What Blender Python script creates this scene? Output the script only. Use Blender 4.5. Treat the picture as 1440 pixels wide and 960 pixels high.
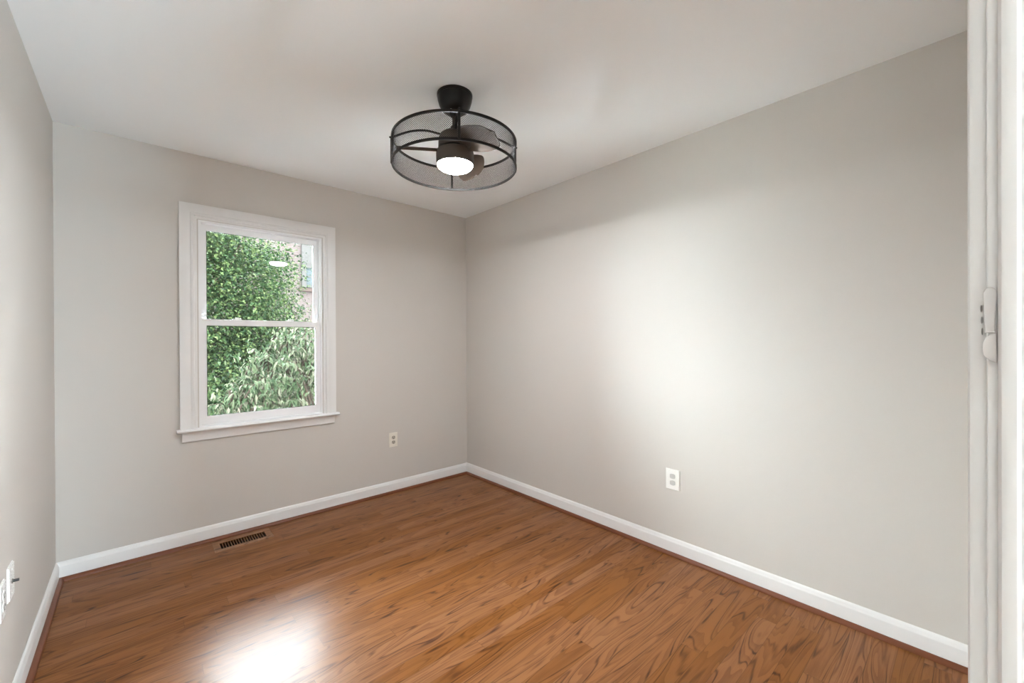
import bpy, bmesh, math, random
from mathutils import Vector, Matrix, noise
random.seed(7)
PI = math.pi
sc = bpy.context.scene
for o in list(bpy.data.objects): bpy.data.objects.remove(o)

# ---------------------------------------------------------------- camera
F_PX, YAW, PITCH, ROLL, CAM_H = 586.88, 0.7331, 0.0030, -0.0043, 1.2693
XL, XR, YB, H = -0.3231, 2.3547, 3.2692, 2.44          # room: left, right, back, height
YF = -0.012                                             # room face of the doorway wall
cam = bpy.data.cameras.new('camera'); cam_o = bpy.data.objects.new('camera', cam)
sc.collection.objects.link(cam_o); sc.camera = cam_o
cam.sensor_width = 36; cam.lens = F_PX / 1440 * 36; cam.clip_start = 0.02; cam.clip_end = 200
fw = Vector((math.sin(YAW)*math.cos(PITCH), math.cos(YAW)*math.cos(PITCH), -math.sin(PITCH)))
r0 = Vector((math.cos(YAW), -math.sin(YAW), 0)); u0 = r0.cross(fw)
r2 = r0*math.cos(ROLL) + u0*math.sin(ROLL); u2 = u0*math.cos(ROLL) - r0*math.sin(ROLL)
M = Matrix((r2, u2, -fw)).transposed().to_4x4(); M.translation = (0, 0, CAM_H)
cam_o.matrix_world = M

# ---------------------------------------------------------------- world, lights, exposure
SKY = 86.0
HALL_W = 30.0
GLOBE = 385.0
ROOM_W = 400.0
w = bpy.data.worlds.new('world'); sc.world = w; w.use_nodes = True
wn = w.node_tree.nodes; wl = w.node_tree.links
bg = wn['Background']; bg.inputs[1].default_value = SKY
tc = wn.new('ShaderNodeTexCoord'); mp = wn.new('ShaderNodeMapping'); mp.inputs['Scale'].default_value = (1, 1, 2.5)
nz = wn.new('ShaderNodeTexNoise'); nz.inputs['Scale'].default_value = 1.6; nz.inputs['Detail'].default_value = 4
cr = wn.new('ShaderNodeValToRGB')
cr.color_ramp.elements[0].position = .35; cr.color_ramp.elements[0].color = (.76, .89, 1, 1)
cr.color_ramp.elements[1].position = .62; cr.color_ramp.elements[1].color = (.93, .97, 1, 1)
wl.new(tc.outputs['Generated'], mp.inputs[0]); wl.new(mp.outputs[0], nz.inputs['Vector'])
wl.new(nz.outputs['Fac'], cr.inputs[0]); wl.new(cr.outputs[0], bg.inputs[0])

def area(name, loc, rot, sx, sy, power, col):
    l = bpy.data.lights.new(name, 'AREA'); l.shape = 'RECTANGLE'; l.size = sx; l.size_y = sy
    l.energy = power; l.color = col
    o = bpy.data.objects.new(name, l); o.location = loc; o.rotation_euler = rot
    sc.collection.objects.link(o); return o
area('hall_warm_fill', (0.95, -1.70, 2.40), (0, 0, 0), .8, .9, HALL_W, (1, .90, .80))  # added warm fill in the unseen hall, no fixture behind it
area('hall_cool_fill', (1.05, -3.15, .85), (PI/2+.35, 0, 0), .8, 1.6, ROOM_W, (.70, .89, 1))  # added cool fill through the doorway, no window stands there

vs = sc.view_settings
vs.view_transform = 'Standard'; vs.look = 'None'; vs.exposure = 0.0; vs.gamma = 1.0; vs.use_curve_mapping = False
sc.cycles.max_bounces = 12; sc.cycles.diffuse_bounces = 8; sc.cycles.transparent_max_bounces = 24
sc.cycles.use_denoising = True
sc.cycles.sample_clamp_indirect = 60

# ---------------------------------------------------------------- materials
MATS = {}
def mat(name, col=(.8, .8, .8), rough=.5, metal=0, spec=.5, bump=0, bscale=200, coat=0):
    if name in MATS: return MATS[name]
    m = bpy.data.materials.new(name); m.use_nodes = True; n = m.node_tree.nodes; l = m.node_tree.links
    b = n['Principled BSDF']
    b.inputs['Base Color'].default_value = (*col, 1); b.inputs['Roughness'].default_value = rough
    b.inputs['Metallic'].default_value = metal; b.inputs['Specular IOR Level'].default_value = spec
    b.inputs['Coat Weight'].default_value = coat
    t = n.new('ShaderNodeTexCoord'); z = n.new('ShaderNodeTexNoise'); z.inputs['Scale'].default_value = bscale; z.inputs['Detail'].default_value = 3
    l.new(t.outputs['Object'], z.inputs['Vector'])
    if bump:
        bp = n.new('ShaderNodeBump'); bp.inputs['Strength'].default_value = bump; bp.inputs['Distance'].default_value = .001
        l.new(z.outputs['Fac'], bp.inputs['Height']); l.new(bp.outputs[0], b.inputs['Normal'])
    mr = n.new('ShaderNodeMapRange'); mr.inputs['To Min'].default_value = max(0, rough-.04); mr.inputs['To Max'].default_value = min(1, rough+.04)
    l.new(z.outputs['Fac'], mr.inputs['Value']); l.new(mr.outputs[0], b.inputs['Roughness'])
    MATS[name] = m; return m

HALLP = mat('hall_paint', (.46, .44, .41), .6, spec=.2)
WALL = mat('wall_paint', (.61, .584, .548), .7, spec=.15, bump=.08, bscale=260)
CEIL = mat('ceiling_paint', (.91, .94, .955), .9, spec=.1, bump=.05, bscale=200)
TRIM = mat('trim_paint', (.77, .77, .76), .32, spec=.5)
VINYL = mat('window_vinyl', (.84, .85, .86), .3)
PLASTIC = mat('plate_plastic', (.86, .86, .83), .28)
ALMOND = mat('worn_plate_plastic', (.80, .77, .69), .32)
SOCK = mat('socket_face_plastic', (.56, .56, .54), .4)
DARK = mat('slot_dark', (.02, .018, .015), .7)
BRONZE = mat('fan_dark_metal', (.008, .007, .006), .36, metal=0, spec=.3)
HOUS = mat('fan_housing_metal', (.085, .068, .055), .5, metal=.2)
BLADE = mat('fan_blade_finish', (.075, .058, .044), .65, spec=.15)
STEEL = mat('steel', (.35, .34, .32), .3, metal=1)
RUBBER = mat('gasket', (.03, .03, .03), .6)
LATCHM = mat('latch_paint', (.50, .475, .455), .45)
DOORP = mat('door_trim_dimmed', (.62, .61, .595), .4, spec=.3)  # trim colour darkened to offset overexposure from the hall fill

def wood(name, c_dark, c_mid, c_light, rough, plank=True, coat=.0):
    m = bpy.data.materials.new(name); m.use_nodes = True; n = m.node_tree.nodes; l = m.node_tree.links
    b = n['Principled BSDF']
    def nd(t, **k):
        x = n.new(t)
        for a, v in k.items(): setattr(x, a, v)
        return x
    def math_(op, a, bb=None, c=None):
        x = nd('ShaderNodeMath', operation=op)
        for i, v in enumerate((a, bb, c)):
            if v is None: continue
            if isinstance(v, (int, float)): x.inputs[i].default_value = v
            else: l.new(v, x.inputs[i])
        return x.outputs[0]
    tcn = nd('ShaderNodeTexCoord'); sep = nd('ShaderNodeSeparateXYZ'); l.new(tcn.outputs['Object'], sep.inputs[0])
    X, Y = sep.outputs[0], sep.outputs[1]
    W = 0.0762
    row = math_('FLOOR', math_('DIVIDE', math_('SUBTRACT', Y, 1.8885 - W*40), W))
    wn1 = nd('ShaderNodeTexWhiteNoise', noise_dimensions='1D'); l.new(row, wn1.inputs['W'])
    L = 0.94
    # end joints: row 40 joint at x=.344, row 39 at x=.575, others random
    off = math_('MULTIPLY', wn1.outputs['Value'], L)
    is40 = math_('COMPARE', row, 40.0, .1); is39 = math_('COMPARE', row, 39.0, .1)
    keep = math_('SUBTRACT', 1.0, math_('ADD', is40, is39))
    off = math_('ADD', math_('MULTIPLY', off, keep), math_('ADD', math_('MULTIPLY', is40, .344), math_('MULTIPLY', is39, .575)))
    xs = math_('DIVIDE', math_('ADD', math_('SUBTRACT', X, off), 20*L), L)
    pid = math_('FLOOR', xs)
    key = math_('ADD', math_('MULTIPLY', row, 17.31), math_('MULTIPLY', pid, 5.77))
    wn2 = nd('ShaderNodeTexWhiteNoise', noise_dimensions='1D'); l.new(key, wn2.inputs['W'])
    rnd = wn2.outputs['Value']
    # cathedral grain: contour lines of a stretched noise, offset per plank
    cmb = nd('ShaderNodeCombineXYZ')
    l.new(math_('MULTIPLY', X, .62), cmb.inputs[0]); l.new(math_('MULTIPLY', Y, 6.0), cmb.inputs[1])
    l.new(math_('MULTIPLY', rnd, 37.0 if plank else 0.0), cmb.inputs[2])
    n1 = nd('ShaderNodeTexNoise'); n1.inputs['Scale'].default_value = 1.15; n1.inputs['Detail'].default_value = 2.6
    n1.inputs['Roughness'].default_value = .5; n1.inputs['Distortion'].default_value = .35
    l.new(cmb.outputs[0], n1.inputs['Vector'])
    ph = math_('MULTIPLY', n1.outputs['Fac'], 15.0)
    fr = math_('FRACT', ph)
    tri = math_('ABSOLUTE', math_('SUBTRACT', fr, .5))          # 0 at line centre
    line = nd('ShaderNodeMapRange', interpolation_type='SMOOTHSTEP'); l.new(tri, line.inputs['Value'])
    line.inputs['From Min'].default_value = .0; line.inputs['From Max'].default_value = .15
    line.inputs['To Min'].default_value = 1; line.inputs['To Max'].default_value = 0
    # break-up of the lines
    cmb2 = nd('ShaderNodeCombineXYZ'); l.new(math_('MULTIPLY', X, 2.0), cmb2.inputs[0]); l.new(math_('MULTIPLY', Y, 16.0), cmb2.inputs[1]); l.new(rnd, cmb2.inputs[2])
    n2 = nd('ShaderNodeTexNoise'); n2.inputs['Scale'].default_value = 2.0; n2.inputs['Detail'].default_value = 5; l.new(cmb2.outputs[0], n2.inputs['Vector'])
    brk = nd('ShaderNodeMapRange'); l.new(n2.outputs['Fac'], brk.inputs['Value']); brk.inputs['From Min'].default_value = .32; brk.inputs['From Max'].default_value = .68
    # fine pores
    cmb3 = nd('ShaderNodeCombineXYZ'); l.new(math_('MULTIPLY', X, 12.0), cmb3.inputs[0]); l.new(math_('MULTIPLY', Y, 320.0), cmb3.inputs[1]); l.new(rnd, cmb3.inputs[2])
    n3 = nd('ShaderNodeTexNoise'); n3.inputs['Scale'].default_value = 1.0; n3.inputs['Detail'].default_value = 3; l.new(cmb3.outputs[0], n3.inputs['Vector'])
    g = math_('MULTIPLY', line.outputs[0], math_('MULTIPLY_ADD', brk.outputs[0], .60, .24))
    soft = math_('MULTIPLY', math_('POWER', fr, 2.2), .34)
    g = math_('ADD', g, soft)
    g = math_('ADD', g, math_('MULTIPLY', math_('SUBTRACT', n2.outputs['Fac'], .5), .7))
    g = math_('ADD', g, math_('MULTIPLY', math_('SUBTRACT', n3.outputs['Fac'], .5), .35))
    ramp = nd('ShaderNodeValToRGB'); e = ramp.color_ramp.elements
    e[0].position = 0; e[0].color = (*c_light, 1); e[1].position = .95; e[1].color = (*c_dark, 1)
    e2 = e.new(.38); e2.color = (*c_mid, 1)
    l.new(g, ramp.inputs[0])
    hs = nd('ShaderNodeHueSaturation'); l.new(ramp.outputs[0], hs.inputs['Color'])
    v = math_('MULTIPLY_ADD', rnd, .24 if plank else .05, .88)
    l.new(v, hs.inputs['Value']); l.new(math_('MULTIPLY_ADD', wn2.outputs['Value'], -.12, 1.06), hs.inputs['Saturation'])
    col = hs.outputs[0]
    if plank:
        fy = math_('FRACT', math_('DIVIDE', math_('SUBTRACT', Y, 1.8885 - W*40), W))
        dy = math_('MULTIPLY', math_('MINIMUM', fy, math_('SUBTRACT', 1.0, fy)), W)
        fx = math_('FRACT', xs); dx = math_('MULTIPLY', math_('MINIMUM', fx, math_('SUBTRACT', 1.0, fx)), L)
        d = math_('MINIMUM', dy, dx)
        seam = nd('ShaderNodeMapRange', interpolation_type='SMOOTHSTEP'); l.new(d, seam.inputs['Value'])
        seam.inputs['From Max'].default_value = .0013; seam.inputs['To Min'].default_value = .55; seam.inputs['To Max'].default_value = 1
        mx = nd('ShaderNodeMix', data_type='RGBA', blend_type='MULTIPLY'); mx.inputs[0].default_value = 1
        l.new(col, mx.inputs[6]); cc = nd('ShaderNodeCombineColor')
        for i in range(3): l.new(seam.outputs[0], cc.inputs[i])
        l.new(cc.outputs[0], mx.inputs[7]); col = mx.outputs[2]
        bp = nd('ShaderNodeBump'); bp.inputs['Strength'].default_value = .25; bp.inputs['Distance'].default_value = .0006
        hgt = math_('MULTIPLY_ADD', seam.outputs[0], 1.0, math_('MULTIPLY', g, -.10))
        l.new(hgt, bp.inputs['Height']); l.new(bp.outputs[0], b.inputs['Normal'])
        l.new(bp.outputs[0], b.inputs['Coat Normal'])
    l.new(col, b.inputs['Base Color'])
    b.inputs['Roughness'].default_value = rough; b.inputs['Specular IOR Level'].default_value = .15
    b.inputs['Coat Weight'].default_value = coat; b.inputs['Coat Roughness'].default_value = .19; b.inputs['Coat IOR'].default_value = 1.5
    return m
FLOOR = wood('oak_floor', (.058, .019, .007), (.172, .063, .0190), (.238, .098, .032), .34, True, .055)
VENTW = wood('register_oak', (.12, .050, .020), (.225, .105, .045), (.30, .145, .065), .38, False)
SHOE = mat('stained_shoe_wood', (.155, .047, .018), .38, spec=.4, bump=.3, bscale=60)

def glass():
    m = bpy.data.materials.new('window_glass'); m.use_nodes = True; n = m.node_tree.nodes; l = m.node_tree.links
    n.remove(n['Principled BSDF']); t = n.new('ShaderNodeBsdfTransparent'); t.inputs[0].default_value = (.95, .97, .96, 1)
    g = n.new('ShaderNodeBsdfGlossy'); g.inputs['Roughness'].default_value = .02
    f = n.new('ShaderNodeFresnel'); f.inputs[0].default_value = 1.45; mx = n.new('ShaderNodeMixShader')
    l.new(f.outputs[0], mx.inputs[0]); l.new(t.outputs[0], mx.inputs[1]); l.new(g.outputs[0], mx.inputs[2])
    l.new(mx.outputs[0], n['Material Output'].inputs[0]); return m
GLASS = glass()
def emis(name, col, s):
    m = bpy.data.materials.new(name); m.use_nodes = True; b = m.node_tree.nodes['Principled BSDF']
    b.inputs['Base Color'].default_value = (.9, .9, .88, 1); b.inputs['Emission Color'].default_value = (*col, 1)
    b.inputs['Emission Strength'].default_value = s; return m
GLOBEM = emis('frosted_globe', (.95, .965, 1.0), GLOBE)

def leafmat(name, cols, rough=.45):
    m = bpy.data.materials.new(name); m.use_nodes = True; n = m.node_tree.nodes; l = m.node_tree.links
    b = n['Principled BSDF']; g = n.new('ShaderNodeNewGeometry'); r = n.new('ShaderNodeValToRGB'); e = r.color_ramp.elements
    e[0].color = (*cols[0], 1); e[1].color = (*cols[-1], 1); e[1].position = 1
    for i, c in enumerate(cols[1:-1]): x = e.new((i+1)/(len(cols)-1)); x.color = (*c, 1)
    l.new(g.outputs['Random Per Island'], r.inputs[0]); l.new(r.outputs[0], b.inputs['Base Color'])
    b.inputs['Roughness'].default_value = rough; b.inputs['Specular IOR Level'].default_value = .02
    t = n.new('ShaderNodeBsdfTranslucent'); l.new(r.outputs[0], t.inputs[0]); mx = n.new('ShaderNodeMixShader'); mx.inputs[0].default_value = .3
    l.new(b.outputs[0], mx.inputs[1]); l.new(t.outputs[0], mx.inputs[2]); l.new(mx.outputs[0], n['Material Output'].inputs[0]); return m
LEAF1 = leafmat('tree_leaf', [(.0014, .0036, .0016), (.0042, .0092, .0034), (.0105, .0180, .0062), (.0250, .0320, .0120)])
LEAF2 = leafmat('shrub_leaf', [(.0046, .0086, .0038), (.0105, .0165, .0075), (.0200, .0245, .0135), (.0400, .0375, .0275)])
BARK = mat('bark', (.010, .0075, .006), .9, bump=.6, bscale=40, spec=0)
GRASS = mat('grass', (0.0210, 0.0420, 0.0120), .9, bump=.6, bscale=30)
BOUNCE = mat('pale_bounce', (.84, .84, .82), .9, bump=.3, bscale=25)  # pale surface for the added bounce slab outside
SIDING = mat('white_siding', (.0158, .0148, .0140), .8, spec=0)
DPANE = mat('far_window_glass', (.014, .016, .017), .5, spec=0)
ROOFM = mat('roof_shingle', (0.0140, 0.0130, 0.0120), .9, bump=.5, bscale=30)
def brick():
    m = bpy.data.materials.new('pink_brick'); m.use_nodes = True; n = m.node_tree.nodes; l = m.node_tree.links
    b = n['Principled BSDF']; t = n.new('ShaderNodeTexCoord'); mpn = n.new('ShaderNodeMapping'); mpn.inputs['Rotation'].default_value = (PI/2, 0, 0)
    k = n.new('ShaderNodeTexBrick'); k.inputs['Color1'].default_value = (.0190, .0148, .0140, 1); k.inputs['Color2'].default_value = (.0168, .0126, .0118, 1)
    k.inputs['Mortar'].default_value = (.0200, .0175, .0168, 1); k.inputs['Scale'].default_value = 1; k.inputs['Brick Width'].default_value = .22
    k.inputs['Row Height'].default_value = .075; k.inputs['Mortar Size'].default_value = .008
    l.new(t.outputs['Object'], mpn.inputs[0]); l.new(mpn.outputs[0], k.inputs['Vector']); l.new(k.outputs[0], b.inputs['Base Color'])
    b.inputs['Roughness'].default_value = .95; b.inputs['Specular IOR Level'].default_value = 0; return m
BRICK = brick()

# ---------------------------------------------------------------- mesh helpers
def obj(name, bm, m, parent=None, smooth=False, loc=None):
    me = bpy.data.meshes.new(name)
    if isinstance(bm, tuple): me.from_pydata(*bm); me.update()
    else: bmesh.ops.recalc_face_normals(bm, faces=bm.faces); bm.to_mesh(me); bm.free()
    me.materials.append(m)
    o = bpy.data.objects.new(name, me); sc.collection.objects.link(o)
    if parent: o.parent = parent
    if loc: o.location = loc
    if smooth:
        for p in me.polygons: p.use_smooth = True
        if smooth == 'auto':
            try: me.set_sharp_from_angle(angle=math.radians(35))
            except Exception: pass
    return o
def empty(name, loc=(0, 0, 0), rz=0, label=None, cat=None, group=None, kind=None):
    o = bpy.data.objects.new(name, None); sc.collection.objects.link(o); o.location = loc; o.rotation_euler = (0, 0, rz)
    o.empty_display_size = .05
    return tag(o, label, cat, group, kind)
def tag(o, label=None, cat=None, group=None, kind=None):
    for k, v in (('label', label), ('category', cat), ('group', group), ('kind', kind)):
        if v: o[k] = v
    return o
def box(bm, x0, x1, y0, y1, z0, z1, bev=0):
    v = [bm.verts.new(p) for p in ((x0,y0,z0),(x1,y0,z0),(x1,y1,z0),(x0,y1,z0),(x0,y0,z1),(x1,y0,z1),(x1,y1,z1),(x0,y1,z1))]
    fs = [bm.faces.new([v[i] for i in q]) for q in ((0,3,2,1),(4,5,6,7),(0,1,5,4),(1,2,6,5),(2,3,7,6),(3,0,4,7))]
    if bev:
        es = {e for f in fs for e in f.edges}
        bmesh.ops.bevel(bm, geom=list(es), offset=bev, segments=2, affect='EDGES', profile=.5)
    return bm
def bx(*a, **k): return box(bmesh.new(), *a, **k)
def lathe(bm, prof, seg=48, c=(0, 0)):
    rings = []
    for r, z in prof:
        if r < 1e-6: rings.append([bm.verts.new((c[0], c[1], z))])
        else: rings.append([bm.verts.new((c[0]+r*math.cos(2*PI*i/seg), c[1]+r*math.sin(2*PI*i/seg), z)) for i in range(seg)])
    for a, b in zip(rings, rings[1:]):
        for i in range(seg):
            j = (i+1) % seg
            if len(a) == 1 and len(b) == 1: continue
            if len(a) == 1: bm.faces.new((a[0], b[i], b[j]))
            elif len(b) == 1: bm.faces.new((a[i], a[j], b[0]))
            else: bm.faces.new((a[i], a[j], b[j], b[i]))
    return bm
def tube(bm, pts, rad, seg=8, cap=True):
    pts = [Vector(p) for p in pts]; n = len(pts); rings = []
    rr = rad if isinstance(rad, (list, tuple)) else [rad]*n
    prev = None
    for i, p in enumerate(pts):
        t = (pts[min(i+1, n-1)] - pts[max(i-1, 0)]).normalized()
        if prev is None: a = t.orthogonal().normalized()
        else: a = (prev - t*prev.dot(t)).normalized()
        prev = a; b = t.cross(a)
        rings.append([bm.verts.new(p + (a*math.cos(2*PI*k/seg) + b*math.sin(2*PI*k/seg))*rr[i]) for k in range(seg)])
    for A, B in zip(rings, rings[1:]):
        for k in range(seg): bm.faces.new((A[k], A[(k+1) % seg], B[(k+1) % seg], B[k]))
    if cap: bm.faces.new(rings[0][::-1]); bm.faces.new(rings[-1])
    return bm
def sweep(bm, prof, frames, closed=False):
    """prof: (a,b) points; frames: function pt->Vector for every station"""
    rings = [[bm.verts.new(fr(a, b)) for a, b in prof] for fr in frames]
    n = len(prof); pairs = list(zip(rings, rings[1:])) + ([(rings[-1], rings[0])] if closed else [])
    for A, B in pairs:
        for k in range(n): bm.faces.new((A[k], A[(k+1) % n], B[(k+1) % n], B[k]))
    if not closed: bm.faces.new(rings[0][::-1]); bm.faces.new(rings[-1])
    return bm
def struct(name, bm, m, parent=None, **k):
    o = obj(name, bm, m, parent, **k)
    if parent is None: o['kind'] = 'structure'
    return o

# ---------------------------------------------------------------- room shell
T = .12
VX0, VX1, VY0, VY1 = .381, .625, 3.083, 3.173          # opening of the floor register
HX0, HX1, HY = -1.0, 3.0, -3.2                          # the hall behind the doorway
bm = bmesh.new()
for a in ((HX0, XR+T, HY, VY0), (HX0, VX0, VY0, VY1), (VX1, XR+T, VY0, VY1), (HX0, XR+T, VY1, YB+T)): box(bm, a[0], a[1], a[2], a[3], -.02, 0)
struct('floor', bm, FLOOR)
struct('ceiling', bx(XL-T, XR+T, YF-T, YB+T, H, H+.1), CEIL)
struct('wall_left', bx(XL-T, XL, YF-T, YB+T, 0, H), WALL)
struct('wall_right', bx(XR, XR+T, YF-T, YB+T, 0, H), WALL)
WX0, WX1, WZ0, WZ1 = .292, 1.034, .722, 2.036          # rough opening
bm = bmesh.new()
box(bm, XL, WX0, YB, YB+T, 0, H); box(bm, WX1, XR, YB, YB+T, 0, H)
box(bm, WX0, WX1, YB, YB+T, 0, WZ0); box(bm, WX0, WX1, YB, YB+T, WZ1, H)
struct('wall_back', bm, WALL)
DX0, DX1, DZ = -.262, .505, 2.06
bm = bmesh.new()
box(bm, XL, DX0, YF-T, YF, 0, H); box(bm, DX1, XR, YF-T, YF, 0, H); box(bm, DX0, DX1, YF-T, YF, DZ, H)
struct('wall_front', bm, WALL)
bm = bmesh.new()
struct('wall_hall_back', bx(HX0, HX1, HY-T, HY, 0, H), HALLP)
struct('wall_hall_left', bx(HX0-T, HX0, HY, YF-T, 0, H), HALLP)
struct('wall_hall_right', bx(HX1, HX1+T, HY, YF-T, 0, H), HALLP)
struct('wall_hall_front', box(bx(HX0, XL-T, YF-T, YF, 0, H), XR+T, HX1, YF-T, YF, 0, H), HALLP)
struct('ceiling_hall', bx(HX0, HX1, HY, YF-T, H, H+.1), CEIL)

# baseboards: profile (out from the wall, up)
BP = [(0, 0), (.0135, 0), (.0135, .074), (.0125, .078), (.0095, .082), (.0085, .088), (.0060, .094), (.002, .098), (0, .098)]
SP = [(.0135, 0), (.0325, 0), (.0318, .006), (.029, .0115), (.0245, .0155), (.019, .0180), (.0135, .0185)]
def run(name, prof, stations, m):
    return struct(name, sweep(bmesh.new(), prof, stations), m, smooth='auto')
def st_left(y): return lambda a, b: Vector((XL+a, y(a), b))
def st_back(x): return lambda a, b: Vector((x(a), YB-a, b))
def st_right(y): return lambda a, b: Vector((XR-a, y(a), b))
for nm, P, m in (('baseboard', BP, TRIM), ('trim', SP, SHOE)):
    names = {'baseboard': ('baseboard_left', 'baseboard_back', 'baseboard_right'), 'trim': ('trim_1', 'trim_2', 'trim_3')}[nm]
    run(names[0], P, [st_left(lambda a: YF), st_left(lambda a: YB-a)], m)
    run(names[1], P, [st_back(lambda a: XL+a), st_back(lambda a: XR-a)], m)
    run(names[2], P, [st_right(lambda a: YB-a), st_right(lambda a: YF+.004)], m)
run('baseboard_front', BP, [lambda a, b: Vector((.575, YF+a*.7, b)), lambda a, b: Vector((XR-a, YF+a*.7, b))], TRIM)

# ---------------------------------------------------------------- window
win = empty('window_1', ((WX0+WX1)/2, YB, WZ0), kind='structure')
def wpart(name, bm, m, parent=None, **k):
    bmesh.ops.translate(bm, verts=bm.verts, vec=-Vector(win.location)); return obj(name, bm, m, parent or win, **k)
CX0, CX1, CZ1, SZ = .197, 1.128, 2.128, .728            # casing outer lines, stool top
# casing profile: a = inwards from the outer edge, b = out of the wall
CW = .088
CP = [(0, 0), (0, .017), (.006, .0185), (.040, .0165), (.050, .0145), (.054, .0145), (.058, .0185), (.066, .020), (.071, .0185), (.074, .0120), (CW, .0105), (CW, 0)]
bm = bmesh.new()
sweep(bm, CP, [lambda a, b: Vector((CX0+a, YB-b, SZ)), lambda a, b: Vector((CX0+a, YB-b, CZ1-a)),
               lambda a, b: Vector((CX1-a, YB-b, CZ1-a)), lambda a, b: Vector((CX1-a, YB-b, SZ))])
wpart('casing', bm, TRIM, smooth='auto')
bm = bmesh.new()                                       # stool with rounded nose
NP = [(0, 0), (-.045, 0), (-.052, .004), (-.055, .010), (-.052, .016), (-.045, .020), (0, .020)]
sweep(bm, NP, [lambda a, b: Vector((.180, YB+a*.82, SZ-.020+b)), lambda a, b: Vector((1.146, YB+a*.82, SZ-.020+b))])
box(bm, WX0, WX1, YB, YB+.05, SZ-.020, SZ)
wpart('window_sill', bm, TRIM, smooth='auto')
bm = bmesh.new()
AP = [(0, 0), (-.010, 0), (-.013, .004), (-.0135, .022), (-.017, .030), (-.019, .042), (-.0255, .054), (-.0265, .0605), (0, .0605)]
sweep(bm, AP, [lambda a, b: Vector((.207, YB+a, SZ-.0805+b)), lambda a, b: Vector((1.118, YB+a, SZ-.0805+b))])
wpart('apron', bm, TRIM, smooth='auto')
def frame(bm, x0, x1, z0, z1, wl_, wr, wb, wt, y0, y1, bev=.0015):
    """rectangular frame as four mitred members"""
    P = [(0, y0), (1, y0), (1, y1), (0, y1)]
    q = []
    for (sx, sz) in ((0, 0), (1, 0), (1, 1), (0, 1)):
        ox = x1 if sx else x0; oz = z1 if sz else z0
        ix = x1-wr if sx else x0+wl_; iz = z1-wt if sz else z0+wb
        q.append([bm.verts.new((ox, y0, oz)), bm.verts.new((ix, y0, iz)), bm.verts.new((ix, y1, iz)), bm.verts.new((ox, y1, oz))])
    fs = []
    for i in range(4):
        A, B = q[i], q[(i+1) % 4]
        for k in range(4): fs.append(bm.faces.new((A[k], A[(k+1) % 4], B[(k+1) % 4], B[k])))
    if bev:
        es = [e for e in {e for f in fs for e in f.edges} if len(e.link_faces) == 2 and abs(e.calc_face_angle(0)) > .5]
        bmesh.ops.bevel(bm, geom=es, offset=bev, segments=2, affect='EDGES')
    return bm
FX0, FX1, FZ0, FZ1 = .292, 1.034, .728, 2.036
bm = bmesh.new()
frame(bm, FX0, FX1, FZ0, FZ1, .012, .012, .012, .014, YB-.002, YB+.085)        # box of the vinyl frame
box(bm, FX0+.012, FX0+.020, YB+.034, YB+.042, 1.40, FZ1-.014); box(bm, FX1-.020, FX1-.012, YB+.034, YB+.042, 1.40, FZ1-.014)  # parting bead
box(bm, FX0+.012, FX0+.017, YB+.004, YB+.008, 1.40, FZ1-.014); box(bm, FX1-.017, FX1-.012, YB+.004, YB+.008, 1.40, FZ1-.014)  # inner track lip
wpart('window_frame', bm, VINYL)
# lower sash (room side) and upper sash (outer)
bm = frame(bmesh.new(), FX0+.013, FX1-.013, .741, 1.412, .029, .029, .052, .040, YB+.008, YB+.033)
box(bm, FX0+.02, FX1-.02, YB+.003, YB+.010, 1.404, 1.411, bev=.001)
ls = wpart('lower_sash', bm, VINYL)
bm = frame(bmesh.new(), FX0+.0135, FX1-.0135, 1.372, FZ1-.0145, .032, .032, .036, .038, YB+.043, YB+.068)
us = wpart('upper_sash', bm, VINYL)
def pane(x0, x1, z0, z1, y, par):
    bm = bmesh.new(); box(bm, x0, x1, y, y+.004, z0, z1); o = wpart('pane', bm, GLASS, par)
    bm = frame(bmesh.new(), x0, x1, z0, z1, .003, .0035, .003, .003, y-.002, y, bev=0); wpart('glazing_seal', bm, RUBBER if par == ls or True else VINYL, par)
pane(FX0+.042, FX1-.042, .793, 1.372, YB+.018, ls)
pane(FX0+.0455, FX1-.0455, 1.408, FZ1-.0525, YB+.053, us)
for x in (.50, .82):
    bm = bmesh.new(); box(bm, x-.024, x+.024, YB+.010, YB+.030, 1.411, 1.417, bev=.001)
    lathe(bm, [(0, 1.427), (.009, 1.427), (.011, 1.424), (.011, 1.417)], 20, (x, YB+.02)); box(bm, x-.004, x+.022, YB+.006, YB+.014, 1.419, 1.424, bev=.001)
    wpart('sash_lock', bm, VINYL)
bm = bx(.310, .330, YB+.004, YB+.0085, .745, .752); wpart('tilt_latch', bm, VINYL)

# ---------------------------------------------------------------- door frame on the right edge of the photo
dr = empty('door_1', (.49, YF, 0), kind='structure')
def dpart(name, bm, m, parent=None, **k):
    bmesh.ops.translate(bm, verts=bm.verts, vec=-Vector(dr.location)); return obj(name, bm, m, parent or dr, **k)
JX = .480
bm = bmesh.new()                                       # jamb boards and head
box(bm, JX, DX1, YF-T-.001, -.0058, 0, DZ, bev=.0008)
box(bm, DX0, DX0+.022, YF-T-.001, -.0058, 0, DZ, bev=.0008)
box(bm, DX0+.022, JX, YF-T-.001, -.0058, DZ-.022, DZ, bev=.0008)
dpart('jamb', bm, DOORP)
bm = bmesh.new()                                       # door stop, rounded
SPf = [(0, -.0112), (-.006, -.0112), (-.0095, -.0128), (-.011, -.0155), (-.011, -.0200), (-.0085, -.0222), (0, -.0222)]
sweep(bm, SPf, [lambda a, b: Vector((JX+a, b, 0)), lambda a, b: Vector((JX+a, b, DZ-.022+a)), lambda a, b: Vector((DX0+.022-a, b, DZ-.022+a)), lambda a, b: Vector((DX0+.022-a, b, 0))])
dpart('door_stop', bm, DOORP, smooth='auto')
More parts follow.
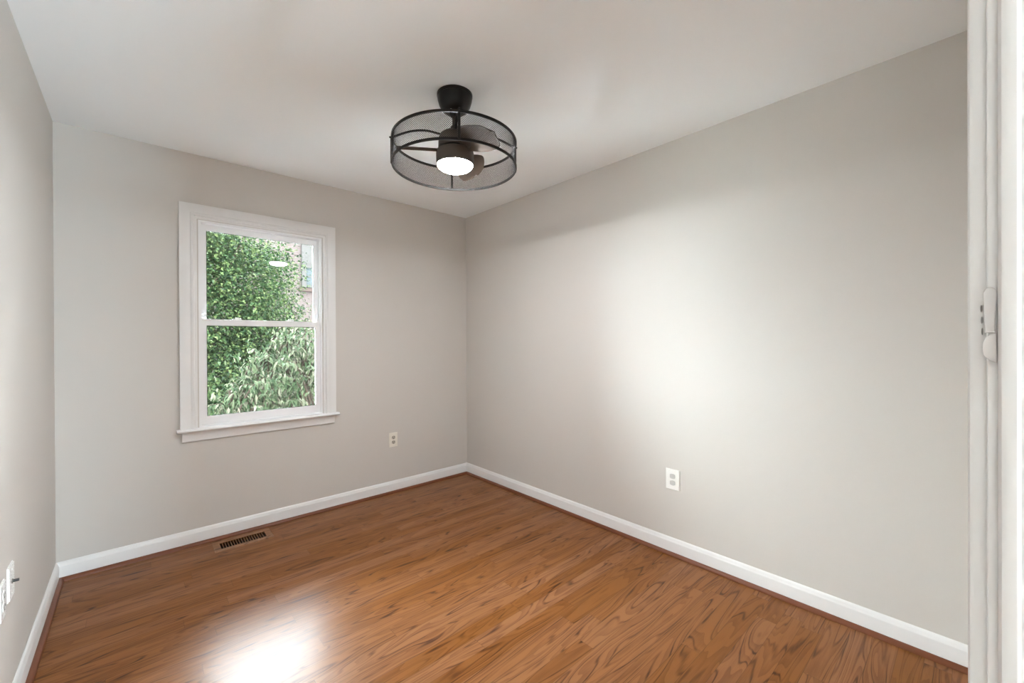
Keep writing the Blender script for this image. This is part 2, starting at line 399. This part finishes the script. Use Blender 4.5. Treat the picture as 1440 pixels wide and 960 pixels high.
bm = bmesh.new()                                       # casing, room side
cpd = [(0, 0), (0, .0125), (.0015, .0150), (.004, .0160), (.010, .0145), (.030, .0150), (.054, .0165), (.058, .0165), (.060, .0145), (.060, 0)]
sweep(bm, cpd, [lambda a, b: Vector((JX+.006+a, YF+b, 0)), lambda a, b: Vector((JX+.006+a, YF+b, DZ-.016+a)), lambda a, b: Vector((DX0+.016-a, YF+b, DZ-.016+a)), lambda a, b: Vector((DX0+.016-a, YF+b, 0))])
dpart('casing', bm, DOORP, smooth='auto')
# latch on the jamb: paddle above, round boss below, three slots at the side
lx = JX-.0004
def plate(bm, pts, x0, x1, bev=.0006):
    a = [bm.verts.new((x0, y, z)) for y, z in pts]; b = [bm.verts.new((x1, y, z)) for y, z in pts]
    f = bm.faces.new(a); bm.faces.new(b[::-1]); n = len(pts)
    for i in range(n): bm.faces.new((a[i], b[i], b[(i+1) % n], a[(i+1) % n]))
    if bev: bmesh.ops.bevel(bm, geom=list(f.edges), offset=bev, segments=3, affect='EDGES')
def zz(py): return CAM_H + (479.0-py)/F_PX*.3226
def yy(px): return JX/math.tan(YAW + math.atan((px-720)/F_PX))
yL, yR = yy(1382.5), yy(1401.5)
bm = bmesh.new(); top, bot = zz(409), zz(472)
pts = []
for i in range(13):
    a = PI*i/12; pts.append(((yL+yR)/2+math.cos(a)*(yL-yR)/2, top-.0042+math.sin(a)*.0042))
pts += [((yL+yR)/2-(yL-yR)*.38, bot), ((yL+yR)/2+(yL-yR)*.40, bot)]
plate(bm, pts, lx-.0022, lx+.0006)
la = dpart('latch', bm, LATCHM); la['label'] = 'greyish latch with a rounded paddle'
bm = bmesh.new(); zc = zz(492); rz_ = .0112
pts = [(yR, zc-rz_)] + [(yR + math.sin(PI*i/16)*(yL-yR)*1.06, zc-rz_*math.cos(PI*i/16)) for i in range(1, 16)] + [(yR, zc+rz_)]
plate(bm, pts, lx-.0030, lx+.0006, bev=.00035)
dpart('boss', bm, LATCHM, la)
bm = bmesh.new()
pts = [(yy(1377.5), zz(425)), (yy(1377.5), zz(478)), (yy(1383), zz(482)), (yy(1384), zz(420))]
for py_, px_ in ((437.5, 1380), (453.8, 1380.8), (469.5, 1381.4)):
    c = (yy(px_), zz(py_)); plate(bm, [(c[0]+.0005*math.cos(2*PI*i/14), c[1]+.0028*math.sin(2*PI*i/14)) for i in range(14)], JX+.0040, JX+.0075, bev=0)
dpart('slots', bm, mat('slot_grey', (.20, .19, .18), .6), la)

# ---------------------------------------------------------------- wall plates
def place(t, axis, u, z):
    """local: x right along the wall as seen from inside, -y out of the wall"""
def plate_thing(name, label, loc, rz, kind, m, pm, cat='wall outlet', w=.076, h=.122, wear=False):
    t = empty(name, loc, rz, label, cat)
    bm = bx(-w/2, w/2, -.006, 0, -h/2, h/2); f = [e for e in bm.edges if all(v.co.y < -.005 for v in e.verts)]
    bmesh.ops.bevel(bm, geom=f, offset=.0035, segments=3, affect='EDGES'); obj('cover_plate', bm, m, t, smooth='auto')
    if kind in ('duplex', 'capped'):
        for s in (1, -1):
            bm = bmesh.new(); pts = []
            for i in range(28):
                a = 2*PI*i/28; x = max(-.0155, min(.0155, .0178*math.cos(a))); pts.append((x, s*.0195+.0148*math.sin(a) if kind == 'duplex' else s*.0195+.0140*math.copysign(abs(math.sin(a))**.6, math.sin(a))))
            a_ = [bm.verts.new((x, -.0078 if kind == 'duplex' else -.0098, z)) for x, z in pts]; b_ = [bm.verts.new((x, -.005, z)) for x, z in pts]
            f = bm.faces.new(a_); bm.faces.new(b_[::-1])
            for i in range(28): bm.faces.new((a_[i], b_[i], b_[(i+1) % 28], a_[(i+1) % 28]))
            bmesh.ops.bevel(bm, geom=list(f.edges), offset=.0008, segments=2, affect='EDGES')
            rc = obj('receptacle', bm, pm, t)
            if kind == 'duplex':
                bm = bmesh.new(); z = s*.0195
                box(bm, -.0085, -.0058, -.0082, -.0070, z-.001, z+.0085); box(bm, .0058, .0085, -.0082, -.0070, z+.0005, z+.0078)
                for k in range(1): 
                    vs_ = [bm.verts.new((.0030*math.cos(2*PI*i/12), -.0082, z-.0078+.0030*math.sin(2*PI*i/12))) for i in range(12)]; bm.faces.new(vs_)
                obj('slots', bm, DARK, rc)
        bm = bmesh.new(); vs0 = [bm.verts.new((.0028*math.cos(2*PI*i/14), -.0072, .0028*math.sin(2*PI*i/14))) for i in range(14)]
        vs1 = [bm.verts.new((.0034*math.cos(2*PI*i/14), -.0055, .0034*math.sin(2*PI*i/14))) for i in range(14)]; bm.faces.new(vs0)
        for i in range(14): bm.faces.new((vs0[i], vs1[i], vs1[(i+1) % 14], vs0[(i+1) % 14]))
        obj('screw', bm, STEEL if wear else m, t)
    if kind == 'coax':
        bm = tube(bmesh.new(), [(0, -.005, 0), (0, -.0085, 0)], .0085, 6); obj('hex_nut', bm, STEEL, t)
        bm = tube(bmesh.new(), [(0, -.0085, 0), (0, -.022, 0)], .0047, 16)
        for k in range(6): lathe_pts = None
        obj('coax_connector', bm, mat('connector_metal', (.10, .10, .10), .35, metal=.8), t)
        for s in (1, -1):
            obj('screw', tube(bmesh.new(), [(0, -.0055, s*.041), (0, -.0072, s*.041)], .0032, 14), m, t)
    return t
MASK = None
plate_thing('wall_outlet', 'small off-white duplex outlet on the back wall below and right of the window', (1.598, YB, .440), 0, 'duplex', ALMOND, mat('almond_socket', (.44, .41, .35), .4), w=.074, h=.118)
plate_thing('wall_outlet', 'white outlet with two rounded plastic caps on the right-hand wall', (XR, 1.197, .4435), -PI/2, 'capped', PLASTIC, SOCK, w=.086, h=.120)
plate_thing('cable_jack_plate', 'white wall plate with a dark coaxial stub on the left wall', (XL, 2.188, .4600), PI/2, 'coax', PLASTIC, PLASTIC, cat='cable plate', w=.080, h=.115)
plate_thing('wall_outlet', 'white outlet plate on the left wall, cut off by the left photo edge', (XL, 2.066, .4480), PI/2, 'duplex', PLASTIC, PLASTIC, w=.076, h=.116)

# ---------------------------------------------------------------- floor register
vt = empty('floor_register', (.503, 3.128, 0), 0, 'wooden slatted floor vent set into the oak floor under the window', 'floor vent')
ox, oy = vt.location.x, vt.location.y
bm = bmesh.new(); OX0, OX1, OY0, OY1 = .345, .661, 3.052, 3.214
def vfr(bm, z0, z1):
    xs_ = (OX0-ox, VX0-ox, VX1-ox, OX1-ox); ys_ = (OY0-oy, VY0-oy, VY1-oy, OY1-oy)
    q = []
    for (i, j, k, l_) in ((0, 0, 1, 1), (3, 0, 2, 1), (3, 3, 2, 2), (0, 3, 1, 2)):
        X0, Y0, X1, Y1 = xs_[i], ys_[j], xs_[k], ys_[l_]; ins = .003
        q.append([bm.verts.new((X0, Y0, .0)), bm.verts.new((X0+math.copysign(ins, X1-X0), Y0+math.copysign(ins, Y1-Y0), z1)), bm.verts.new((X1, Y1, z1)), bm.verts.new((X1, Y1, z0))])
    for i in range(4):
        A, B = q[i], q[(i+1) % 4]
        for k in range(3): bm.faces.new((A[k], A[k+1], B[k+1], B[k]))
vfr(bm, -.006, .0035); obj('register_frame', bm, VENTW, vt)
bm = bmesh.new(); n = 17; pit = (VX1-VX0)/n
for i in range(1, n): c = VX0-ox+pit*i; box(bm, c-.0015, c+.0015, VY0-oy-.001, VY1-oy+.001, -.008, .0015)
obj('slats', bm, VENTW, vt)
bm = bmesh.new(); dz = -.10
x0, x1, y0, y1 = VX0-ox, VX1-ox, VY0-oy, VY1-oy
for q in (((x0, y0, dz), (x1, y0, dz), (x1, y1, dz), (x0, y1, dz)), ((x0, y0, 0), (x1, y0, 0), (x1, y0, dz), (x0, y0, dz)), ((x0, y1, 0), (x1, y1, 0), (x1, y1, dz), (x0, y1, dz)),
          ((x0, y0, 0), (x0, y1, 0), (x0, y1, dz), (x0, y0, dz)), ((x1, y0, 0), (x1, y1, 0), (x1, y1, dz), (x1, y0, dz))):
    bm.faces.new([bm.verts.new(p) for p in q])
obj('duct_box', bm, DARK, vt)

# ---------------------------------------------------------------- caged ceiling fan
CD, CO = 1.995, -.268
fc = Vector((math.sin(YAW)*CD + math.cos(YAW)*CO, math.cos(YAW)*CD - math.sin(YAW)*CO, 0))
fan = empty('caged_ceiling_fan', (fc.x, fc.y, H), 0, 'black caged drum ceiling fan with a lit round light hanging from the ceiling', 'ceiling fan')
def az(phi):  # phi measured from photo-right (deg) towards far; returns world direction
    p = math.radians(phi); return r0*math.cos(p) + Vector((math.sin(YAW), math.cos(YAW), 0))*math.sin(p)
def Z(z): return z - H
R = .291; ZT, ZB = 2.207, 2.093
cn = obj('canopy', lathe(bmesh.new(), [(0, Z(2.352)), (.030, Z(2.352)), (.044, Z(2.355)), (.060, Z(2.366)), (.074, Z(2.388)), (.081, Z(2.412)), (.0825, Z(2.424)), (.0805, Z(2.426)), (.0835, Z(2.428)), (.084, Z(2.4395)), (0, Z(2.4395))]), BRONZE, fan, smooth='auto')
obj('hanger_ball', lathe(bmesh.new(), [(0, Z(2.334)), (.020, Z(2.336)), (.027, Z(2.345)), (.027, Z(2.356)), (0, Z(2.36))], 32), BRONZE, cn, smooth='auto')
for p in (250, 320):
    d = az(p)*.036; s = obj('canopy_screw', tube(bmesh.new(), [(d.x, d.y, Z(2.362)), (d.x*1.05, d.y*1.05, Z(2.350))], .005, 12), STEEL, cn)
obj('downrod', lathe(bmesh.new(), [(0, Z(2.345)), (.0125, Z(2.345)), (.0125, Z(2.290)), (.019, Z(2.288)), (.024, Z(2.272)), (.026, Z(2.245)), (0, Z(2.245))], 32), HOUS, fan, smooth='auto')
mh = obj('motor_housing', lathe(bmesh.new(), [(0, Z(2.259)), (.040, Z(2.258)), (.062, Z(2.252)), (.074, Z(2.240)), (.078, Z(2.222)), (.079, Z(2.182)), (.074, Z(2.180)), (0, Z(2.180))]), HOUS, fan, smooth='auto')
obj('rotor_ring', lathe(bmesh.new(), [(0, Z(2.180)), (.070, Z(2.180)), (.070, Z(2.172)), (0, Z(2.172))]), BRONZE, mh, smooth='auto')
lk = obj('light_housing', lathe(bmesh.new(), [(0, Z(2.172)), (.080, Z(2.172)), (.0875, Z(2.168)), (.089, Z(2.160)), (.0885, Z(2.108)), (.0865, Z(2.1045)), (.0845, Z(2.1045)), (.0845, Z(2.112)), (0, Z(2.112))]), HOUS, fan, smooth='auto')
gl = [(.0838, Z(2.110)), (.0838, Z(2.105))] + [(.0838*math.cos(t*PI/2/10)**.8, Z(2.105)-.028*math.sin(t*PI/2/10)) for t in range(1, 10)] + [(0, Z(2.105)-.028)]
obj('light_globe', lathe(bmesh.new(), gl), GLOBEM, fan, smooth=True)
def ring(name, z, r=R, hh=.0056, tt=.0034):
    bm = bmesh.new(); lathe(bm, [(r+tt, Z(z)-hh), (r+tt, Z(z)+hh), (r-tt, Z(z)+hh), (r-tt, Z(z)-hh), (r+tt, Z(z)-hh)], 96)
    bmesh.ops.remove_doubles(bm, verts=bm.verts, dist=1e-5); bmesh.ops.bevel(bm, geom=[e for e in bm.edges if abs(e.calc_face_angle(0)) > .8], offset=.001, segments=2, affect='EDGES')
    return obj(name, bm, BRONZE, fan, smooth='auto')
ring('cage_ring', ZT); ring('cage_ring', ZB)
# woven wire band: real wires on two diagonals
def wires():
    bm = bmesh.new(); N = 210; hgt = ZT-ZB; rows = 13; da = 2*PI/N; th = .00070
    for sgn in (1, -1):
        for i in range(N):
            pts = []
            for k in range(0, rows*2+1, 2):
                a = i*da + sgn*k*da*.5; rr = R-.0012 + sgn*.0006
                pts.append((rr*math.cos(a), rr*math.sin(a), Z(ZB)+hgt*k/(rows*2)))
            prev = None; pr = []
            tv = Vector((0, 0, 0))
            for j, p in enumerate(pts):
                a = i*da + sgn*j*da; out = Vector((math.cos(a), math.sin(a), 0)); tan = Vector((-math.sin(a), math.cos(a), 0))
                side = (tan*1.0 - Vector((0, 0, sgn*.62))).normalized()
                v = Vector(p); pr.append([bm.verts.new(v+side*th), bm.verts.new(v+out*th), bm.verts.new(v-side*th), bm.verts.new(v-out*th)])
            for A, B in zip(pr, pr[1:]):
                for q in range(4): bm.faces.new((A[q], A[(q+1) % 4], B[(q+1) % 4], B[q]))
    return bm
mo = obj('mesh_band', wires(), BRONZE, fan); mo['label'] = 'fine woven dark wire mesh'
for p in (-79, 11, 101, 191):
    d = az(p); t = d.cross(Vector((0, 0, 1)))
    bm = bmesh.new()
    def strip(pts, wv, tv_, thick_dirs):
        rings = []
        for P, nrm in pts:
            rings.append([bm.verts.new(P+wv*sx*tv_[0]+nrm*sz*tv_[1]) for sx, sz in ((-1, -1), (1, -1), (1, 1), (-1, 1))])
        for A, B in zip(rings, rings[1:]):
            for k in range(4): bm.faces.new((A[k], A[(k+1) % 4], B[(k+1) % 4], B[k]))
        bm.faces.new(rings[0][::-1]); bm.faces.new(rings[-1])
    strip([(d*(R+.004)+Vector((0, 0, Z(ZT))), d), (d*(R+.004)+Vector((0, 0, Z(ZB))), d)], t, (.0052, .0022), None)
    obj('cage_strut', bm, BRONZE, fan)
    bm = bmesh.new(); pts = []
    z0, z1 = Z(2.246), Z(ZT+.006)
    for k in range(15):
        u = k/14; rr = .060+(R-.062)*u
        zc_ = z0 + .020*math.sin(PI*min(1, u*1.15)*.62) - (z0+.018-z1)*max(0, u-.25)**1.6/(.75**1.6)
        pts.append(d*rr+Vector((0, 0, zc_)))
    pp = []
    for k, P in enumerate(pts):
        tg = (pts[min(k+1, 14)]-pts[max(k-1, 0)]).normalized(); pp.append((P, tg.cross(t).normalized()))
    strip(pp, t, (.0058, .0024), None)
    ar = obj('cage_arm', bm, BRONZE, fan, smooth='auto')
    kb = tube(bmesh.new(), [d*(R+.004)+Vector((0, 0, z1)), d*(R+.010)+Vector((0, 0, z1)), d*(R+.012)+Vector((0, 0, z1))], [.0042, .0042, .002], 12)
    obj('knob', kb, BRONZE, ar)
# blades
def blade(phi):
    d = az(phi); c = -(Vector((0, 0, 1)).cross(d))            # clockwise edge seen from above
    pit = math.radians(25); cv = (c*math.cos(pit)+Vector((0, 0, 1))*math.sin(pit)); nv = d.cross(cv).normalized()
    outl = []
    for i in range(25):
        u = i/24; s = .078+.198*u
        lead = .034+.050*math.sin(min(1, u*1.9)*PI/2)-.066*max(0, u-.35)**1.5/.65**1.5
        trail = -.030-.062*math.sin(min(1, u*1.4)*PI/2)+.045*max(0, u-.8)**1.5/.2**1.5*.5
        if u > .86:
            q = (u-.86)/.14; k_ = math.sqrt(max(0, 1-q*q*.92)); m_ = (lead+trail)/2; lead = m_+(lead-m_)*k_; trail = m_+(trail-m_)*k_
        outl.append((s, lead, trail))
    bm = bmesh.new(); top = []; bot = []; NC = 8
    for s, a, b in outl:
        rt, rb = [], []
        for j in range(NC+1):
            v = j/NC; y = b+(a-b)*v; camber = .010*math.sin(PI*v)
            P = d*s+cv*y+Vector((0, 0, Z(2.168)))+nv*camber*(1 if nv.z > 0 else -1)
            rt.append(bm.verts.new(P+nv*.0018)); rb.append(bm.verts.new(P-nv*.0018))
        top.append(rt); bot.append(rb)
    for g in (top, bot):
        for A, B in zip(g, g[1:]):
            for j in range(NC): bm.faces.new((A[j], A[j+1], B[j+1], B[j]))
    for i in range(24):
        for j in (0, NC): bm.faces.new((top[i][j], top[i+1][j], bot[i+1][j], bot[i][j]))
    for e in (0, 24):
        for j in range(NC): bm.faces.new((top[e][j], top[e][j+1], bot[e][j+1], bot[e][j]))
    bl = obj('blade', bm, BLADE, fan, smooth='auto')
    bm = bmesh.new(); pts = []
    ring_ = []
    for s, hw in ((.066, .018), (.088, .024), (.105, .020), (.118, .008)):
        P = d*s+Vector((0, 0, Z(2.168)))-nv*(.004 if nv.z > 0 else -.004)+nv*.010*(1 if nv.z > 0 else -1)*.9
        ring_.append([bm.verts.new(P+cv*hw*sx+nv*.0022*sz) for sx, sz in ((-1, -1), (1, -1), (1, 1), (-1, 1))])
    for A, B in zip(ring_, ring_[1:]):
        for k in range(4): bm.faces.new((A[k], A[(k+1) % 4], B[(k+1) % 4], B[k]))
    bm.faces.new(ring_[0][::-1]); bm.faces.new(ring_[-1])
    obj('blade_bracket', bm, HOUS, bl)
for p in (189, 69, -51): blade(p)

# ---------------------------------------------------------------- outside
GZ = -3.0
struct('ground', bx(-30, 30, YB+T+.3, 45, GZ-.2, GZ), GRASS)
struct('ground_bounce', bx(-14, 12, YB+T+.3, 14.5, GZ, GZ+.04), BOUNCE)  # added unseen reflector slab, bounces skylight up to the room ceiling
def leafset(centres, L, Wd, seed, droop=.5, curl=.25, segs=2):
    rnd = random.Random(seed); V = []; Fc = []
    for c, out, s in centres:
        d = (Vector((rnd.gauss(0, 1), rnd.gauss(0, 1), rnd.gauss(0, .6))) + out*1.1 + Vector((0, 0, -droop))).normalized()
        up = (Vector((rnd.gauss(0, .55), rnd.gauss(0, .55), 1)) + out*.5).normalized(); side = d.cross(up)
        if side.length < .1: side = d.orthogonal()
        side.normalize(); up = side.cross(d).normalized()
        l_ = L*s*rnd.uniform(.75, 1.25); w_ = Wd*s*rnd.uniform(.8, 1.2); b = len(V); fold = .25*w_
        if segs == 2:
            V += [c, c+d*l_*.45+side*w_*.5+up*fold, c+d*l_-up*l_*curl, c+d*l_*.45-side*w_*.5+up*fold, c+d*l_*.5]
            Fc += [(b, b+1, b+4), (b+1, b+2, b+4), (b, b+4, b+3), (b+4, b+2, b+3)]
        else:
            prof = (0, .62, 1, .9, .55, 0); rows = []
            for k in range(6):
                u = k/5; cc = c+d*l_*u*(1-.12*u)-Vector((0, 0, 1))*l_*curl*u*u; hw = w_*.5*prof[k]
                V += [cc+side*hw+up*hw*.35, cc, cc-side*hw+up*hw*.35]
            for k in range(5):
                a = b+3*k; Fc += [(a, a+1, a+4, a+3), (a+1, a+2, a+5, a+4)]
    return [tuple(v) for v in V], [], Fc
def tree(label, base, ctr, rad, ncl, per, L, Wd, lm, seed, cl=.26, trunk_r=.16):
    rnd = random.Random(seed); t = empty('broadleaf_tree', base, 0, label, 'tree'); B = Vector(base); ctr = Vector(ctr)
    cents = []; tips = []
    for i in range(ncl):
        while True:
            u = Vector((rnd.gauss(0, 1), rnd.gauss(0, 1), rnd.gauss(0, 1))).normalized()
            if u.y < .45: break
        k = rnd.uniform(.30, 1.0)**.6 * (1+.16*noise.noise(u*2.2+Vector((seed, 0, 0))))
        c = ctr + Vector((u.x*rad[0], u.y*rad[1], u.z*rad[2]))*k
        if c.z > 2.85: c.z = 2.85+(c.z-2.85)*.3
        tips.append((c, u))
        for j in range(per):
            g = Vector((rnd.gauss(0, 1), rnd.gauss(0, 1), rnd.gauss(0, .75)))*cl*rnd.uniform(.5, 1)
            cents.append((c+g-B, (u*.6+g.normalized()*.6), rnd.uniform(.7, 1.2)))
    obj('foliage', leafset(cents, L, Wd, seed), lm, t)
    bm = bmesh.new(); top = ctr-B+Vector((0, 0, rad[2]*.45))
    pts = [Vector((0, 0, 0))]+[Vector((0, 0, 0)).lerp(top, k/6)+Vector((rnd.uniform(-.1, .1), rnd.uniform(-.1, .1), 0)) for k in range(1, 7)]
    tube(bm, pts, [trunk_r*(1-.11*k) for k in range(7)], 10); obj('trunk', bm, BARK, t, smooth=True)
    bm = bmesh.new()
    for c, u in rnd.sample(tips, 40):
        a = Vector((0, 0, 0)).lerp(top, rnd.uniform(.35, .95)); e = c-B; mid = a.lerp(e, .5)+Vector((0, 0, .15))
        tube(bm, [a, mid, e], [.035, .022, .008], 6)
    obj('branches', bm, BARK, t, smooth=True)
    return t
tree('tall dense green leafy tree filling the window behind the drooping shrub', (.1, 9.4, GZ), (.05, 9.2, .7), (2.5, 2.1, 3.5), 1500, 120, .062, .038, LEAF1, 11)
# drooping long-leaved shrub in front
def shrub():
    rnd = random.Random(5); base = Vector((1.25, 5.3, GZ)); t = empty('drooping_shrub', base, 0, 'pale green shrub with long drooping leaves low in the window, nearest to the glass', 'shrub')
    cents = []; bm = bmesh.new()
    for i in range(330):
        x = rnd.uniform(.1, 2.6); y = rnd.uniform(4.5, 5.9)
        ztop = .45+1.02*min(1, max(0, (x-.45)/.85)) if x < 1.45 else 1.47-.25*(x-1.45)
        ztop += rnd.uniform(-.22, .02) - .9*rnd.random()**2.2 + .12*noise.noise(Vector((x*3, y*3, 1)))
        tip = Vector((x, y, ztop)); ax = Vector((rnd.uniform(-.5, .35), rnd.uniform(-.6, -.1), 0)).normalized()
        root = tip-ax*rnd.uniform(.25, .45)-Vector((0, 0, rnd.uniform(.3, .6)))
        pts = []
        for k in range(9):
            u = k/8; P = root.lerp(tip, u)+Vector((0, 0, .16*math.sin(PI*u)))
            pts.append(P-base)
        tube(bm, pts, [.011*(1-.09*k) for k in range(9)], 5)
        for k in range(24):
            u = .25+.75*k/23; P = root.lerp(tip, u)+Vector((0, 0, .16*math.sin(PI*u))); s = -1 if k % 2 else 1
            sd = ax.cross(Vector((0, 0, 1)))*s
            cents.append((P-base, (sd*1.1+ax*.6)*1.6, rnd.uniform(.75, 1.15)))
        # inner leaves below
        for k in range(26):
            P = tip+Vector((rnd.gauss(0, .2), rnd.gauss(.1, .2), -abs(rnd.gauss(.25, .3)))); cents.append((P-base, Vector((0, -.5, -.3)), rnd.uniform(.6, 1)))
    obj('foliage', leafset(cents, .074, .026, 3, droop=.9, curl=.35, segs=6), LEAF2, t)
    stems = []
    for k in range(7):
        a = Vector((rnd.uniform(-.15, .15), rnd.uniform(-.15, .15), 0)); b = Vector((rnd.uniform(-.9, 1.1), rnd.uniform(-.5, .4), 3.6+rnd.uniform(-.4, .2)))
        tube(bm, [a, a.lerp(b, .3)+Vector((0, 0, .4)), a.lerp(b, .7)+Vector((0, 0, .3)), b], [.04, .032, .022, .012], 7)
    obj('branches', bm, BARK, t, smooth=True)
shrub()
# brick house beyond
hb = empty('brick_house', (5.5, 16.0, GZ), 0, 'pale pink brick house with a white-trimmed window seen past the tree', 'house')
HO = Vector(hb.location)
def hpart(name, bm, m, parent=None):
    bmesh.ops.translate(bm, verts=bm.verts, vec=-HO); return obj(name, bm, m, parent or hb)
def at(px, py, y):
    d = fw + r2*((px-720)/F_PX) - u2*((py-480)/F_PX); t = y/d.y; return Vector((0, 0, CAM_H))+d*t
a = at(423.5, 345, 16); b = at(428.5, 375, 16); c = at(423.5, 404, 16); d_ = at(428.5, 400, 16)
wx0, wx1 = a.x, a.x+1.55; wz0 = c.z; wz1 = b.z+.06
hpart('wall', bx(-1.5, 12, 16, 24, GZ, 7.4), BRICK)
hpart('roof', bx(-1.8, 12.3, 15.7, 24.3, 7.4, 7.6), ROOFM)
hpart('trim_panel', bx(wx0, wx1, 15.93, 16.0, wz1, 6.9, bev=.01), SIDING)
wf = hpart('window', frame(bmesh.new(), wx0, wx1, wz0, wz1, .14, .14, .10, .10, 15.90, 16.0, bev=.01), SIDING)
hpart('pane', bx(wx0+.13, wx1-.13, 15.95, 15.97, wz0+.09, wz1-.09), DPANE, wf)
hpart('mullion', bx(wx0+.13, wx1-.13, 15.93, 15.96, (wz0+wz1)/2-.025, (wz0+wz1)/2+.025), SIDING, wf)
hpart('sill', bx(wx0-.1, wx1+.1, 15.86, 16.0, wz0-.14, wz0-.02, bev=.01), mat('sill_brick', (.014, .010, .009), .8, spec=0), wf)
